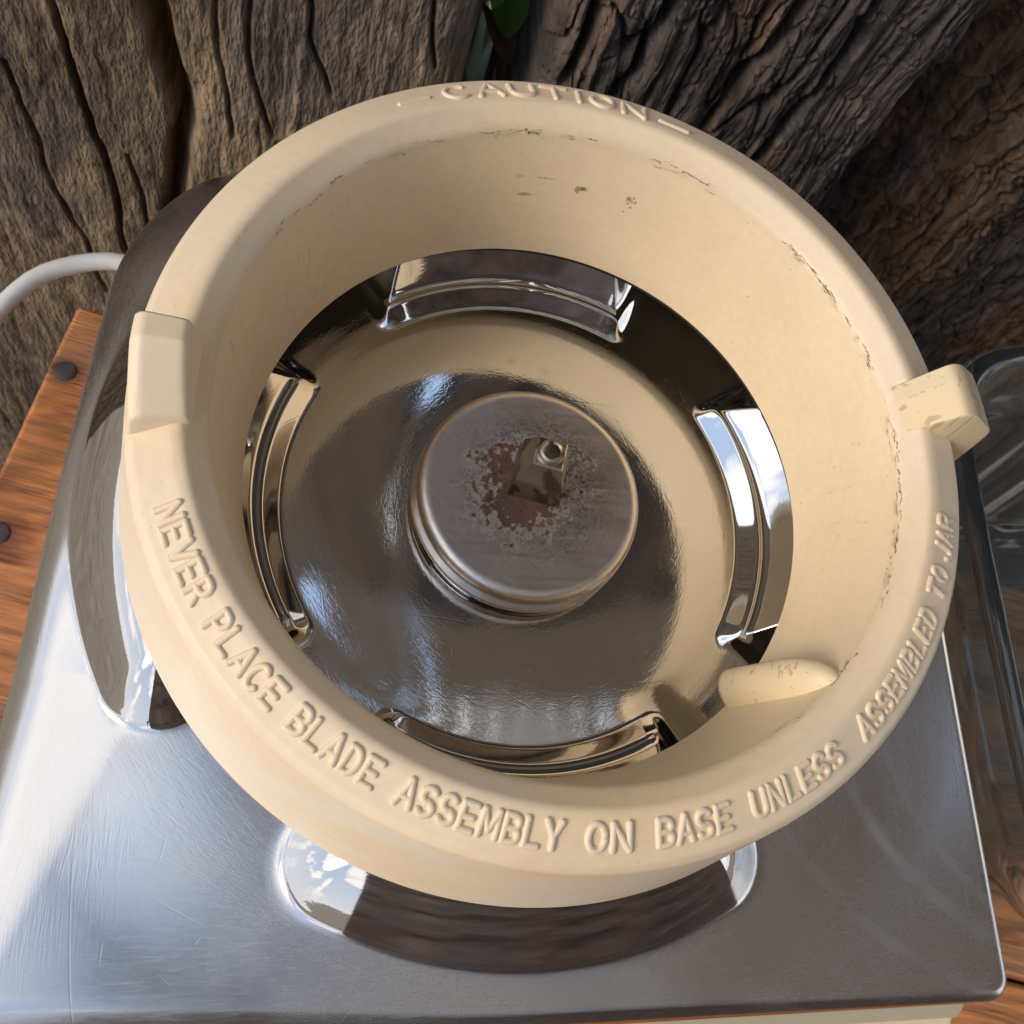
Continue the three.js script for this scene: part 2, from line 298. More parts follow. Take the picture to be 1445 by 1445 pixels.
{
  const s = new THREE.Shape(); const w = 0.062 * U, d = 0.066 * U, c = 0.008 * U;
  s.moveTo(-w + c, -d); s.lineTo(w - c, -d); s.lineTo(w, -d + c); s.lineTo(w, d - c); s.lineTo(w - c, d); s.lineTo(-w + c, d); s.lineTo(-w, d - c); s.lineTo(-w, -d + c); s.closePath();
  const tEx = tex(256, 256, (u, v) => { const n = fbm(u * 9, v * 9, 5), k = sstep(-0.05, 0.25, n); return [mix(0.74, 0.50, k), mix(0.71, 0.45, k), mix(0.66, 0.36, k)]; }, true);
  const mat = std({ map: tEx, metalness: 1, roughness: 0.36, bumpMap: tex(256, 256, (u, v) => 0.5 + 0.4 * fbm(u * 22, v * 22, 4)), bumpScale: 0.00003 });
  // square shaft, four bevelled faces, and a round tip
  const flat = (g) => { const n = g.index ? g.toNonIndexed() : g; n.computeVertexNormals(); return n; };
  const ring = (rows, k, a0) => { const pos = [], idx = []; rows.forEach(([h, q]) => { for (let i = 0; i < k; i++) { const a = a0 + i / k * 2 * Math.PI; pos.push(q * Math.cos(a) * U, Y(h), q * Math.sin(a) * U); } });
    for (let j = 0; j < rows.length - 1; j++) for (let i = 0; i < k; i++) { const A = j * k + i, B = j * k + (i + 1) % k; idx.push(A, A + k, B, B, A + k, B + k); }
    const g = new THREE.BufferGeometry(); g.setAttribute('position', new THREE.Float32BufferAttribute(pos, 3)); g.setAttribute('uv', new THREE.Float32BufferAttribute(pos.flatMap((_, i) => i % 3 ? [] : [pos[i] / U * 3 + pos[i + 1] / U, pos[i + 2] / U * 3 + pos[i + 1] / U * 2]), 2)); g.setIndex(idx); return g; };
  const q2 = Math.SQRT2, turn = 0.23;
  const body = flat(ring([[-0.50, 0.064 * q2], [-0.352, 0.063 * q2], [-0.345, 0.060 * q2], [-0.275, 0.041 * q2], [-0.270, 0.036 * q2], [-0.270, 0.001]], 4, Math.PI / 4));
  const tip = ring([[-0.30, 0.036], [-0.262, 0.036], [-0.255, 0.033], [-0.2525, 0.027], [-0.256, 0.022], [-0.2545, 0.010], [-0.2545, 0.0005]], 40, 0).toNonIndexed(); tip.computeVertexNormals();
  const g = mergeGeometries([body, tip]); g.rotateY(-turn); g.translate(0.004 * U, 0, -0.03 * U); part('drive_stud', g, mat, blender);
}

// cream collar
const colProfile = refine(fillet([[0.774, -0.44], [0.812, -0.12], [0.832, 0.0], [0.882, 0.044], [0.904, 0.042], [0.988, 0.006], [1.003, -0.014], [1.0715, -0.455], [1.066, -0.468], [0.80, -0.462], [0.774, -0.44]],
  [0, 0.1, 0.016, 0.012, 0.010, 0.008, 0.01, 0.008, 0.006, 0.02, 0], 6), 0.04);
const colLen = [0]; for (let i = 1; i < colProfile.length; i++) colLen.push(colLen[i - 1] + Math.hypot(colProfile[i][0] - colProfile[i - 1][0], colProfile[i][1] - colProfile[i - 1][1]));
const lenAt = (r, h) => { let b = 0, bd = 9; colProfile.forEach((p, i) => { const d = Math.hypot(p[0] - r, p[1] - h); if (d < bd) { bd = d; b = i; } }); return colLen[b]; };
const colTotal = colLen[colLen.length - 1];
const L_CREASE = lenAt(0.830, 0.0), L_CREST = lenAt(0.884, 0.042), L_EDGE = lenAt(1.0, -0.01), L_SKIRT = lenAt(1.07, -0.455);
// stains: [turn in degrees, arc length, size along, size across, strength, tone]
const stains = [];
{
  const add = (a, l, sa, sl, k, tone = 0) => stains.push([a, l, sa, sl, k, tone]);
  const hAt = (h) => L_CREASE * (h + 0.44) / 0.444;
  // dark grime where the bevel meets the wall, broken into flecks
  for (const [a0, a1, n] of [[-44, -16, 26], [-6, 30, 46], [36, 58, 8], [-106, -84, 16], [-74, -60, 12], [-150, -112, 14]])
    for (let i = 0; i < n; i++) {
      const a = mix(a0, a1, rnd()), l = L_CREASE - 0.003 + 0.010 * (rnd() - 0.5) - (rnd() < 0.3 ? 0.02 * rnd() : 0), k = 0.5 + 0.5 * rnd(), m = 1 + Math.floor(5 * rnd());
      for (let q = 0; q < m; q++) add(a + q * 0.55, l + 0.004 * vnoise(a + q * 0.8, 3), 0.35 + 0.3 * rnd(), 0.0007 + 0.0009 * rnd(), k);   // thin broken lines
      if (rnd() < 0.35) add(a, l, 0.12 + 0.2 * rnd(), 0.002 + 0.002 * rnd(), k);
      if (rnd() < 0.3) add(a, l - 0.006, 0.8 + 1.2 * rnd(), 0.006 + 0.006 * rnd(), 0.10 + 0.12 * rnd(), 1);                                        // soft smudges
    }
  for (let i = 0; i < 70; i++) add(-60 + 130 * rnd(), L_CREASE - 0.02 - 0.05 * rnd() * rnd(), 0.1 + 0.35 * rnd(), 0.001 + 0.002 * rnd(), 0.35 * rnd());
  for (let i = 0; i < 60; i++) add(360 * rnd(), L_CREASE * rnd(), 0.08 + 0.25 * rnd(), 0.0015 + 0.006 * rnd(), 0.3 * rnd());
  for (let i = 0; i < 40; i++) add(150 + 80 * rnd(), L_CREASE * (0.1 + 0.85 * rnd()), 0.10, 0.008 + 0.03 * rnd(), 0.5 * rnd());   // streaks down the shaded wall
  // brown blotches high on the far wall
  add(-83, hAt(-0.165), 0.9, 0.008, 1, 1); add(-84, hAt(-0.17), 0.5, 0.012, 0.8, 1); add(-91, hAt(-0.15), 2.0, 0.003, 0.55, 1); add(-94, hAt(-0.215), 1.7, 0.006, 0.7, 1); add(-96, hAt(-0.15), 0.9, 0.008, 0.3, 1);
  for (let i = 0; i < 9; i++) add(-74.5 + 2.6 * rnd(), hAt(-0.20 + 0.06 * rnd()), 0.15 + 0.25 * rnd(), 0.003 + 0.006 * rnd(), 0.7, 1);
  for (let i = 0; i < 20; i++) add(-120 + 110 * rnd(), hAt(-0.05 - 0.35 * rnd()), 0.1 + 0.8 * rnd(), 0.0016, 0.35 * rnd());
  for (let i = 0; i < 26; i++) add(-5 + 25 * rnd(), hAt(-0.1 - 0.28 * rnd()), 0.12 + 0.2 * rnd(), 0.004 + 0.014 * rnd(), 0.22 * rnd());
  for (let i = 0; i < 60; i++) add(360 * rnd(), mix(L_CREST, L_EDGE, rnd()), 0.06 + 0.2 * rnd(), 0.001 + 0.002 * rnd(), 0.25 * rnd());
  for (let i = 0; i < 40; i++) add(90 + 90 * rnd(), mix(L_EDGE, L_SKIRT, rnd()), 0.1 + 0.4 * rnd(), 0.001 + 0.003 * rnd(), 0.3 * rnd());
}
const CW = 2048, CH = 1024;
const colMap = (() => {
  const f = new Float32Array(CW * CH * 3);
  for (let j = 0; j < CH; j++) for (let i = 0; i < CW; i++) {
    const th = (i + 0.5) / CW * 2 * Math.PI, l = (j + 0.5) / CH * colTotal, cx = Math.cos(th), cz = Math.sin(th);
    const n = fbm(cx * 3 + l * 2, cz * 3 + 4, 4, l * 3), n2 = vnoise(cx * 60, cz * 60, l * 60), n3 = fbm(cx * 2 - 3, cz * 2, 3, l * 2 + 7);
    let c = [0.785, 0.625, 0.435];
    const skirt = sstep(L_EDGE, L_EDGE + 0.05, l), inner = sstep(L_CREASE + 0.02, L_CREASE - 0.03, l);
    const warm = Math.max(0, n3 + 0.12) * 0.95;
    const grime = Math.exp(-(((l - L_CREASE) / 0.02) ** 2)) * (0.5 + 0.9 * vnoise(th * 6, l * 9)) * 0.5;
    c = [c[0], c[1] * (1 - 0.09 * warm), c[2] * (1 - 0.30 * warm)];
    c = c.map((q, k) => mix(q, [0.80, 0.63, 0.40][k], inner * 0.8));
    const rub = skirt * sstep(-0.05, 0.3, n + 0.15 * fbm(th * 3, l * 60, 2) + 0.12);
    c = c.map((q, k) => mix(q, [0.74, 0.645, 0.50][k], rub * 0.75));
    const sc2 = Math.max(0, vnoise(th * 25 + 40 * l, l * 420) - 0.72) * 0.35;
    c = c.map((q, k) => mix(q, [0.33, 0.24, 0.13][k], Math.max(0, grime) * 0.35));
    const g = 1 + 0.08 * n + 0.03 * n2 - sc2; const o = (j * CW + i) * 3; for (let k = 0; k < 3; k++) f[o + k] = c[k] * g;
  }
  for (const [a, l, sa, sl, k, tone] of stains) {
    const wI = Math.ceil((sa * 1.6 + 0.3) / 360 * CW), wJ = Math.ceil(sl * 1.6 / colTotal * CH) + 1, ci = ((a % 360 + 360) % 360) / 360 * CW, cj = l / colTotal * CH;
    for (let j = Math.floor(cj - wJ); j <= cj + wJ; j++) for (let i = Math.floor(ci - wI); i <= ci + wI; i++) {
      if (j < 0 || j >= CH) continue; const da = (i - ci) / CW * 360 / sa, dl = (j - cj) / CH * colTotal / sl;
      const m = k * sstep(1.1, 0.55, Math.hypot(da, dl) + 0.55 * vnoise(i * 0.5, j * 0.5, a)); if (m <= 0) continue;
      const o = (j * CW + ((i % CW) + CW) % CW) * 3, t = tone ? [0.17, 0.10, 0.035] : [0.085, 0.06, 0.035];
      for (let q = 0; q < 3; q++) f[o + q] = mix(f[o + q], t[q], m * 0.9);
    }
  }
  return tex(CW, CH, (u, v) => { const o = (Math.floor(v * CH) * CW + Math.floor(u * CW)) * 3; return [lin2s(f[o]), lin2s(f[o + 1]), lin2s(f[o + 2])]; }, true);
})();
const colBump = tex(1024, 512, (u, v) => { const a = u * 2 * Math.PI; return 0.5 + 0.3 * fbm(Math.cos(a) * 50, Math.sin(a) * 50, 3, v * 40) + 0.12 * vnoise(u * 30, v * 260); });
const collarMat = std({ map: colMap, roughness: 0.5, bumpMap: colBump, bumpScale: 0.00004 });
const creamMat = std({ color: creamC, roughness: 0.5, bumpMap: tex(256, 256, (u, v) => 0.5 + 0.35 * fbm(u * 30, v * 30, 4)), bumpScale: 0.00005 });
// ring about the axis, uv.x = turn measured from +x towards +z
const collar = part('collar', grid(480, colProfile.length, (u, v) => {
  const [r, h] = colProfile[Math.round(v * (colProfile.length - 1))], a = u * 2 * Math.PI; return [r * Math.cos(a), h, r * Math.sin(a)];
}, false, (u, v) => [u, colLen[Math.round(v * (colProfile.length - 1))] / colTotal]), collarMat, blender);

part('gasket', lathe([[0.80, -0.4665], [0.795, -0.478], [1.045, -0.478], [1.05, -0.4665]], 200), std({ color: RGB(0.085, 0.062, 0.036), roughness: 0.6 }), blender);

// lugs and the locking rib
{
  const poly = (pts) => { const s = new THREE.Shape(); fillet([...pts, pts[0], pts[1]], 0.02, 3).slice(1, -1).forEach(([a, b], i) => i ? s.lineTo(a * U, b * U) : s.moveTo(a * U, b * U)); return s; };
  const lugMap = tex(512, 512, (u, v) => { const n = fbm(u * 5, v * 5, 4), m = sstep(0.40, 0.47, fbm(u * 30 + 4, v * 70, 5) + 0.35 * vnoise(u * 9, v * 9) - 0.08) * 0.4; return [lin2s(mix(0.735 * (1 + 0.08 * n), 0.2, m)), lin2s(mix(0.575 * (1 + 0.08 * n), 0.12, m)), lin2s(mix(0.355 * (1 + 0.06 * n), 0.05, m))]; }, true);
  const lugMat = std({ map: lugMap, roughness: 0.5, bumpMap: creamMat.bumpMap, bumpScale: 0.00006 });
  const uvScale = (g) => { const p = g.attributes.position, uv = g.attributes.uv; for (let i = 0; i < p.count; i++) uv.setXY(i, (p.getX(i) + p.getY(i) * 0.6) / U * 1.3, (p.getZ(i) + p.getY(i) * 0.4) / U * 1.3); return g; };
  // a lug swept along the rim: section [[r, h above the rim], ...], scaled by k along the turn from t0 to t1 degrees
  const lug = (section, t0, t1, k, base, label) => {
    const sec = refine(fillet(section, [0, 0.004, 0.016, 0.016, 0.016, 0.02, 0], 4), 0.03), n = 60;
    const g = grid(n, sec.length, (u, v) => {
      const [r, h] = sec[Math.round(v * (sec.length - 1))], a = mix(t0, t1, u) * Math.PI / 180, q = k(u);
      return [r * Math.cos(a), h > base ? mix(base, h, q) : h, r * Math.sin(a)];
    }, false, (u, v) => [u * 0.35 + t0 * 0.01, v * 0.6]);
    part('lug', g, base > -0.1 ? creamMat : lugMat, collar, label);
  };
  const steep = (u, a, b) => Math.pow(sstep(0, a, u), 0.6) * Math.pow(sstep(1, 1 - b, u), 0.6);
  lug([[0.83, -0.10], [0.832, -0.004], [0.95, 0.128], [0.985, 0.120], [1.082, 0.045], [1.088, -0.06], [1.0, -0.19]], -11.0, -0.6, (u) => steep(u, 0.06, 0.12), -0.2, 'cream lug standing out on the right of the collar');
  lug([[0.836, -0.10], [0.856, 0.02], [0.872, 0.142], [0.965, 0.148], [0.984, 0.130], [1.004, -0.03], [1.0, -0.12]], -173.9, -187.4, (u) => steep(u, 0.05, 0.07) * (u < 0.30 ? 1 : mix(1, 0.52, Math.min(1, (u - 0.30) / 0.6))), -0.02, 'cream lug with a ramp on the left of the collar');
  // rounded rib down the inner wall
  const th = 46 * Math.PI / 180, ca = Math.cos(th), sa = Math.sin(th);
  part('locking_rib', grid(28, 30, (u, v) => {
    const h = mix(-0.435, 0.0, v), rw = mix(0.774, 0.834, v) + 0.012, e = v < 0.06 ? Math.sqrt(1 - Math.pow(1 - v / 0.06, 2)) * 0.25 + 0.75 : v > 0.62 ? Math.sqrt(Math.max(0, 1 - Math.pow((v - 0.62) / 0.38, 2))) : 1;
    const a = mix(-Math.PI / 2, Math.PI / 2, u), t = 0.058 * e * Math.sin(a), q = rw - 0.085 * e * Math.cos(a) * (v <= 0.001 ? 0.2 : 1);
    return [q * ca - t * sa, h, q * sa + t * ca];
  }, false, (u, v) => [u * 0.4 + 0.1, v * 0.6]), lugMat, collar);
}

// raised lettering: rounded strokes on the sloping outer face of the collar
const arc = (cx, cy, rx, ry, a0, a1, n = 10) => [...Array(n + 1).keys()].map((i) => { const a = (a0 + (a1 - a0) * i / n) * Math.PI / 180; return [cx + rx * Math.cos(a), cy + ry * Math.sin(a)]; });
const GLYPH = {   // strokes in a box 0..1 wide and high
  A: [[[0, 0], [0.5, 1]], [[0.5, 1], [1, 0]], [[0.2, 0.33], [0.8, 0.33]]],
  B: [[[0.05, 0], [0.05, 1]], [[0.05, 1], ...arc(0.55, 0.76, 0.38, 0.24, 90, -90), [0.05, 0.52]], [[0.05, 0.52], ...arc(0.55, 0.26, 0.42, 0.26, 90, -90), [0.05, 0]]],
  C: [arc(0.5, 0.5, 0.5, 0.5, 48, 312, 18)],
  D: [[[0.05, 0], [0.05, 1]], [[0.05, 1], ...arc(0.42, 0.5, 0.53, 0.5, 90, -90, 14), [0.05, 0]]],
  E: [[[0.05, 0], [0.05, 1]], [[0.05, 1], [0.95, 1]], [[0.05, 0.5], [0.8, 0.5]], [[0.05, 0], [0.95, 0]]],
  I: [[[0.5, 0], [0.5, 1]]],
  J: [[[0.95, 1], [0.95, 0.3], ...arc(0.5, 0.3, 0.45, 0.3, 0, -165, 10)]],
  L: [[[0.05, 1], [0.05, 0]], [[0.05, 0], [0.9, 0]]],
  M: [[[0, 0], [0.05, 1]], [[0.05, 1], [0.5, 0.25]], [[0.5, 0.25], [0.95, 1]], [[0.95, 1], [1, 0]]],
  N: [[[0.02, 0], [0.02, 1]], [[0.02, 1], [0.98, 0]], [[0.98, 0], [0.98, 1]]],
  O: [arc(0.5, 0.5, 0.48, 0.5, 0, 360, 24)],
  P: [[[0.05, 0], [0.05, 1]], [[0.05, 1], ...arc(0.52, 0.72, 0.42, 0.28, 90, -90), [0.05, 0.44]]],
  R: [[[0.05, 0], [0.05, 1]], [[0.05, 1], ...arc(0.52, 0.74, 0.42, 0.26, 90, -90), [0.05, 0.48]], [[0.5, 0.48], [0.98, 0]]],
  S: [[...arc(0.5, 0.74, 0.44, 0.26, 35, 270, 12), ...arc(0.5, 0.25, 0.46, 0.25, 90, -145, 12)]],
  T: [[[0, 1], [1, 1]], [[0.5, 1], [0.5, 0]]],
  U: [[[0.02, 1], [0.02, 0.32], ...arc(0.5, 0.32, 0.48, 0.32, 180, 360, 12), [0.98, 1]]],
  V: [[[0, 1], [0.5, 0]], [[0.5, 0], [1, 1]]],
  Y: [[[0, 1], [0.5, 0.45]], [[0.5, 0.45], [1, 1]], [[0.5, 0.45], [0.5, 0]]],
  '-': [[[0, 0.5], [1, 0.5]]],
};
const coneH = (r) => 0.042 - (r - 0.904) / 0.084 * 0.036;
function strokeGeo(pts, rad) {              // pts: Vector3 list on the surface; a round bead sunk a little
  const gs = [];
  const c = new THREE.CurvePath(); for (let i = 1; i < pts.length; i++) c.add(new THREE.LineCurve3(pts[i - 1], pts[i]));
  const curve = pts.length > 2 ? new THREE.CatmullRomCurve3(pts, false, 'centripetal') : new THREE.LineCurve3(pts[0], pts[1]);
  gs.push(new THREE.TubeGeometry(curve, pts.length > 2 ? pts.length * 2 : 6, rad, 8));
  for (const p of [pts[0], pts[pts.length - 1]]) { const s = new THREE.SphereGeometry(rad, 8, 6); s.translate(p.x, p.y, p.z); gs.push(s); }
  return gs;
}
function word(text, a0, a1, outward, r0 = 0.909, r1 = 0.958, rad = 0.0081) {
  const widths = [...text].map((c) => c === 'I' ? 0.25 : c === 'M' ? 1.15 : 1), gap = 0.42;
  const total = widths.reduce((s, w) => s + w, 0) + gap * (text.length - 1);
  let x = 0;
  [...text].forEach((ch, i) => {
    const w = widths[i], gs = [];
    for (const st0 of GLYPH[ch]) {
      const st = st0.filter((p, q) => !q || Math.hypot(p[0] - st0[q - 1][0], p[1] - st0[q - 1][1]) > 0.02);
      const pts = st.map(([gx, gy]) => {
        if (text === '-') gy = 0.42;
        const t = (x + (ch === 'I' ? 0.125 + (gx - 0.5) : gx * w)) / total, a = mix(a0, a1, t) * Math.PI / 180;
        const r = (outward ? mix(r0, r1, gy) : mix(r1, r0, gy)) + 0.0006 * vnoise(a * 40, gy * 3);
        const nx = 0, up = -0.0008; return P((r + nx) * Math.cos(a), coneH(r) + up, (r + nx) * Math.sin(a));
      });
      gs.push(...strokeGeo(pts, rad * U * (0.96 + 0.1 * rnd())));
    }
    part('raised_letter', mergeGeometries(gs.map((g) => g.toNonIndexed())), creamMat, collar); x += w + gap;
  });
}
for (const [t, a, b] of [['NEVER', 162.2, 149.6], ['PLACE', 146.7, 134.1], ['BLADE', 131.4, 119.2], ['ASSEMBLY', 116.1, 95.8], ['ON', 92.4, 87], ['BASE', 83.3, 73.4], ['UNLESS', 69.8, 55.0], ['ASSEMBLED', 50.4, 28.4], ['TO', 25.6, 21.1], ['JAR', 19.2, 12.5]]) word(t, a, b, false);
word('CAUTION', -110.2, -76.4, true, 0.907, 0.962);
word('-', -118, -113.2, true); word('-', -73.6, -68.8, true);

// white mains lead looping away behind the housing
{
  const c = new THREE.CatmullRomCurve3([[-0.9, -1.95, -1.2], [-1.2, -1.84, -1.42], [-1.395, -1.8, -1.475], [-1.547, -1.8, -1.454], [-1.701, -1.8, -1.379], [-1.795, -1.81, -1.279], [-1.881, -1.84, -1.143], [-2.02, -2.05, -0.8], [-2.2, -2.9, -0.3], [-2.3, -5, 0.1], [-2.35, -8, 0.1]].map(([x, h, z]) => P(x, h, z)));
  part('power_cord', new THREE.TubeGeometry(c, 120, 0.037 * U, 16), std({ color: RGB(0.72, 0.70, 0.66), roughness: 0.45 }), blender, 'white power cord curving away to the left');
}

// ---------------------------------------------------------------- table of brown boards with nails
{
  const table = thing('table', 'orange brown wooden table of nailed boards under the blender base', 'table');
  const A = 14 * Math.PI / 180; table.position.copy(P(-1.70, TABLE_H, -1.62)); table.rotation.y = -A;
  const t = tex(1024, 1024, (u, v) => {
    const w = fbm(u * 3, v * 3, 4), g = fbm(u * 5 + w, v * 70 + 6 * w, 5), f = vnoise(u * 30, v * 400), k = sstep(0.12, 0.35, fbm(u * 7 + 9, v * 22, 5));
    const gy = sstep(0.05, 0.4, fbm(u * 5 + 2, v * 14 + 4, 5)) * 0.7; const hf = fbm(u * 24, v * 420 + 5 * w, 3), st = Math.min(0.75, Math.exp(-(((u - 0.021) ** 2 + (v - 0.09) ** 2) / 0.0004)) + Math.exp(-(((u - 0.029) ** 2 + (v - 0.295) ** 2) / 0.0004)));
    const b = (1 + 0.36 * g + 0.10 * f + 0.75 * hf) * (1 - 0.65 * st); return [lin2s(mix(0.50, 0.33, gy) * b * (1 - 0.4 * k)), lin2s(mix(0.19, 0.165, gy) * b * (1 - 0.52 * k)), lin2s(mix(0.062, 0.085, gy) * b * (1 - 0.5 * k))];
  }, true);
  const bump = tex(1024, 1024, (u, v) => 0.5 + 0.3 * fbm(u * 8, v * 120, 5) + 0.35 * fbm(u * 26, v * 420, 3));
  const mat = std({ map: t, roughness: 0.55, bumpMap: bump, bumpScale: 0.0004 });
  const nailMat = std({ color: RGB(0.085, 0.072, 0.07), metalness: 0.4, roughness: 0.55, bumpMap: creamMat.bumpMap, bumpScale: 0.0002 });
  let z = 0;
  for (const [w, x0, L] of [[1.95, 0, 6.2], [1.42, -0.03, 6.25], [1.5, 0.02, 6.2], [1.45, -0.01, 6.2]]) {
    const g = new RoundedBoxGeometry(L * U, 0.36 * U, (w - 0.015) * U, 4, 0.03 * U);
    g.translate((x0 + L / 2) * U, -0.18 * U, (z + w / 2) * U);
    const p = g.attributes.position, uv = g.attributes.uv;
    for (let i = 0; i < p.count; i++) { const s = 0.035 * vnoise(p.getX(i) / U * 2.5, p.getZ(i) / U * 2.5); uv.setXY(i, (p.getX(i) / U + p.getY(i) / U) / 4 + z * 0.37, (p.getZ(i) / U - p.getY(i) / U) / 4); if (p.getX(i) < (x0 + 0.2) * U) p.setX(i, p.getX(i) + s * U * 0.5); }
    const b = part('board', g, mat, table);
    for (const [nx, nz] of z === 0 ? [[0.085, 0.36], [0.115, 1.18]] : [[0.1, 0.35], [0.1, 1.05]]) {
      const n = new THREE.SphereGeometry(0.05 * U, 20, 10, 0, Math.PI * 2, 0, Math.PI / 2); n.scale(1, 0.12, 1); n.translate((x0 + nx) * U, 0.0002, (z + nz) * U);
      part('nail', n, nailMat, b);
    }
    z += w;
  }
  for (const [x, zz] of [[0.4, 0.4], [5.8, 0.4], [0.4, 5.5], [5.8, 5.5]]) { const g = new THREE.BoxGeometry(0.5 * U, 7.8 * U, 0.5 * U); g.translate(x * U, -4.27 * U, zz * U); part('leg', g, mat, table); }
  // worn black paint strokes on the board at the near right
  const strokeMat = std({ color: RGB(0.018, 0.013, 0.011), roughness: 0.6 });
  table.updateMatrixWorld(true);
  const inv = table.matrixWorld.clone().invert();
  const band = (pts, w) => {
    const c = new THREE.CatmullRomCurve3(pts.map(([x, zz]) => P(x, TABLE_H, zz).applyMatrix4(inv))); const n = 40, pos = [], idx = [], uv = [];
    for (let i = 0; i <= n; i++) { const p = c.getPoint(i / n), t2 = c.getTangent(i / n), nx = -t2.z, nz = t2.x, ww = w * U * (1 + 0.15 * vnoise(i * 0.6, 3)); pos.push(p.x + nx * ww, 0.0004, p.z + nz * ww, p.x - nx * ww, 0.0004, p.z - nz * ww); uv.push(i / n, 0, i / n, 1); if (i) { const a = i * 2; idx.push(a - 2, a - 1, a, a, a - 1, a + 1); } }
    const g = new THREE.BufferGeometry(); g.setAttribute('position', new THREE.Float32BufferAttribute(pos, 3)); g.setAttribute('uv', new THREE.Float32BufferAttribute(uv, 2)); g.setIndex(idx); g.computeVertexNormals(); part('paint_stroke', g, strokeMat, table);
  };
  band([[1.55, 2.25], [1.75, 1.98], [1.98, 1.94], [2.12, 2.08], [2.18, 2.4]], 0.055);
}

// ---------------------------------------------------------------- weathered timber slabs behind
const slabCrack = (list, w, d) => list.map((pts) => ({ pts, w, d }));
function slab(name, label, o) {
  const t = thing(name, label, 'wooden slab', 'weathered timber slabs standing behind the blender base');
  const { x0, x1, z, dense, nx, ny, rough, cracks, colour } = o, W = x1 - x0, dep = 0.7;
  const hs = [-10.6, -8, dense[0] - 0.6]; for (let i = 0; i <= ny; i++) hs.push(mix(dense[0], dense[1], i / ny)); hs.push(dense[1] + 0.5, dense[1] + 2, 5, 9, 11);
  const xs = []; for (let i = 0; i < 8; i++) xs.push([0, i / 8]); for (let i = 0; i <= nx; i++) xs.push([1, i / nx]); for (let i = 1; i <= 8; i++) xs.push([2, i / 8]);
  const nu = xs.length, nv = hs.length, col = new Float32Array(nu * nv * 3), R = o.round || 0.18;
  const g = grid(nu, nv, (u, v) => {
    const i = Math.round(u * (nu - 1)), j = Math.round(v * (nv - 1)), [k, s] = xs[i], h = hs[j];
    const eL = o.edgeL ? o.edgeL(h) : 0, eR = o.edgeR ? o.edgeR(h) : 0;
    let x = k === 1 ? mix(x0 + eL, x1 + eR, s) : k === 0 ? x0 + eL : x1 + eR, zz = k === 1 ? z : k === 0 ? mix(z - dep, z, s) : mix(z, z - dep, s);
    const de = k === 1 ? Math.max(0, Math.min(x - x0 - eL, x1 + eR - x)) : 0; if (de < R) zz -= R * (1 - Math.sqrt(1 - (1 - de / R) ** 2)) * (k === 1 ? 1 : 0) + (k === 1 ? 0 : R);
    let dz = 0.10 * fbm(x * 0.9 + o.s, h * 0.35, 3);
    const wx = x + 0.07 * fbm(x * 1.3 + o.s, h * 0.7, 3) + 0.012 * vnoise(x * 9, h * 7), grain = fbm(wx * 15 + o.s, h * 0.75, 4), grain2 = fbm(wx * 42, h * 2.4 + o.s, 3);
    dz += rough.grain * (ridge(grain) - 0.6) + rough.fine * grain2 + rough.lump * fbm(x * 4.5, h * 2.6 + o.s, 4);
    const qz = rough.quiet ? 1 - rough.quiet : 1; const cn = fbm(wx * 2.1 + o.s * 3, h * 0.33 + 5, 3), cm = sstep(-0.1, 0.2, fbm(x * 1.5, h * 0.8 + o.s, 3));
    dz -= rough.crack * Math.exp(-((cn / 0.016) ** 2)) * cm * qz + rough.crack * 0.6 * qz * Math.exp(-(((fbm(wx * 4.6 - o.s, h * 0.6, 3) - 0.05) / 0.02) ** 2)) * (1 - cm * 0.6);
    if (rough.block) { const b = fbm(wx * 8, h * 5 + 3, 4); dz -= rough.block * sstep(0.09, 0.0, Math.abs(b)) ; dz += rough.block * 0.8 * fbm(wx * 18, h * 9, 3); }
    let inCrack = 0;
    for (const c of cracks) for (let q = 1; q < c.pts.length; q++) {
      const [ax, ah] = c.pts[q - 1], [bx, bh] = c.pts[q], l2 = (bx - ax) ** 2 + (bh - ah) ** 2, tt = Math.max(0, Math.min(1, ((x - ax) * (bx - ax) + (h - ah) * (bh - ah)) / l2));
      const d = Math.hypot(x - ax - tt * (bx - ax) + 0.03 * fbm(h * 4 + c.w * 90, x, 3), (h - ah - tt * (bh - ah)) * 0.5), e = c.d * Math.exp(-((d / c.w) ** 2)); if (e > inCrack) inCrack = e;
    }
    dz -= inCrack;
    if (k === 1) zz += dz; else x += (k === 0 ? -1 : 1) * dz * 0.3;
    const c = colour(x, h, grain, grain2); const oo = (j * nu + i) * 3; col[oo] = c[0]; col[oo + 1] = c[1]; col[oo + 2] = c[2];
    return [x, h, zz];
  }, false, (u, v, p) => [p[0] * 0.5, p[1] * 0.25]);
  g.setAttribute('color', new THREE.BufferAttribute(col, 3));
  part('timber_face', g, slabMat, t);
}
const slabBump = tex(1024, 1024, (u, v) => 0.5 + 0.35 * fbm(u * 150, v * 70, 5) + 0.5 * fbm(u * 260 + 3, v * 150, 4));
const slabTint = tex(1024, 1024, (u, v) => { const n = fbm(u * 120, v * 20, 4), m = fbm(u * 50, v * 50, 4), q = lin2s(0.62 + 0.5 * n + 0.4 * m); return [q, q, q]; }, true);
const slabMat = std({ vertexColors: true, map: slabTint, roughness: 0.85, bumpMap: slabBump, bumpScale: 0.0007 });
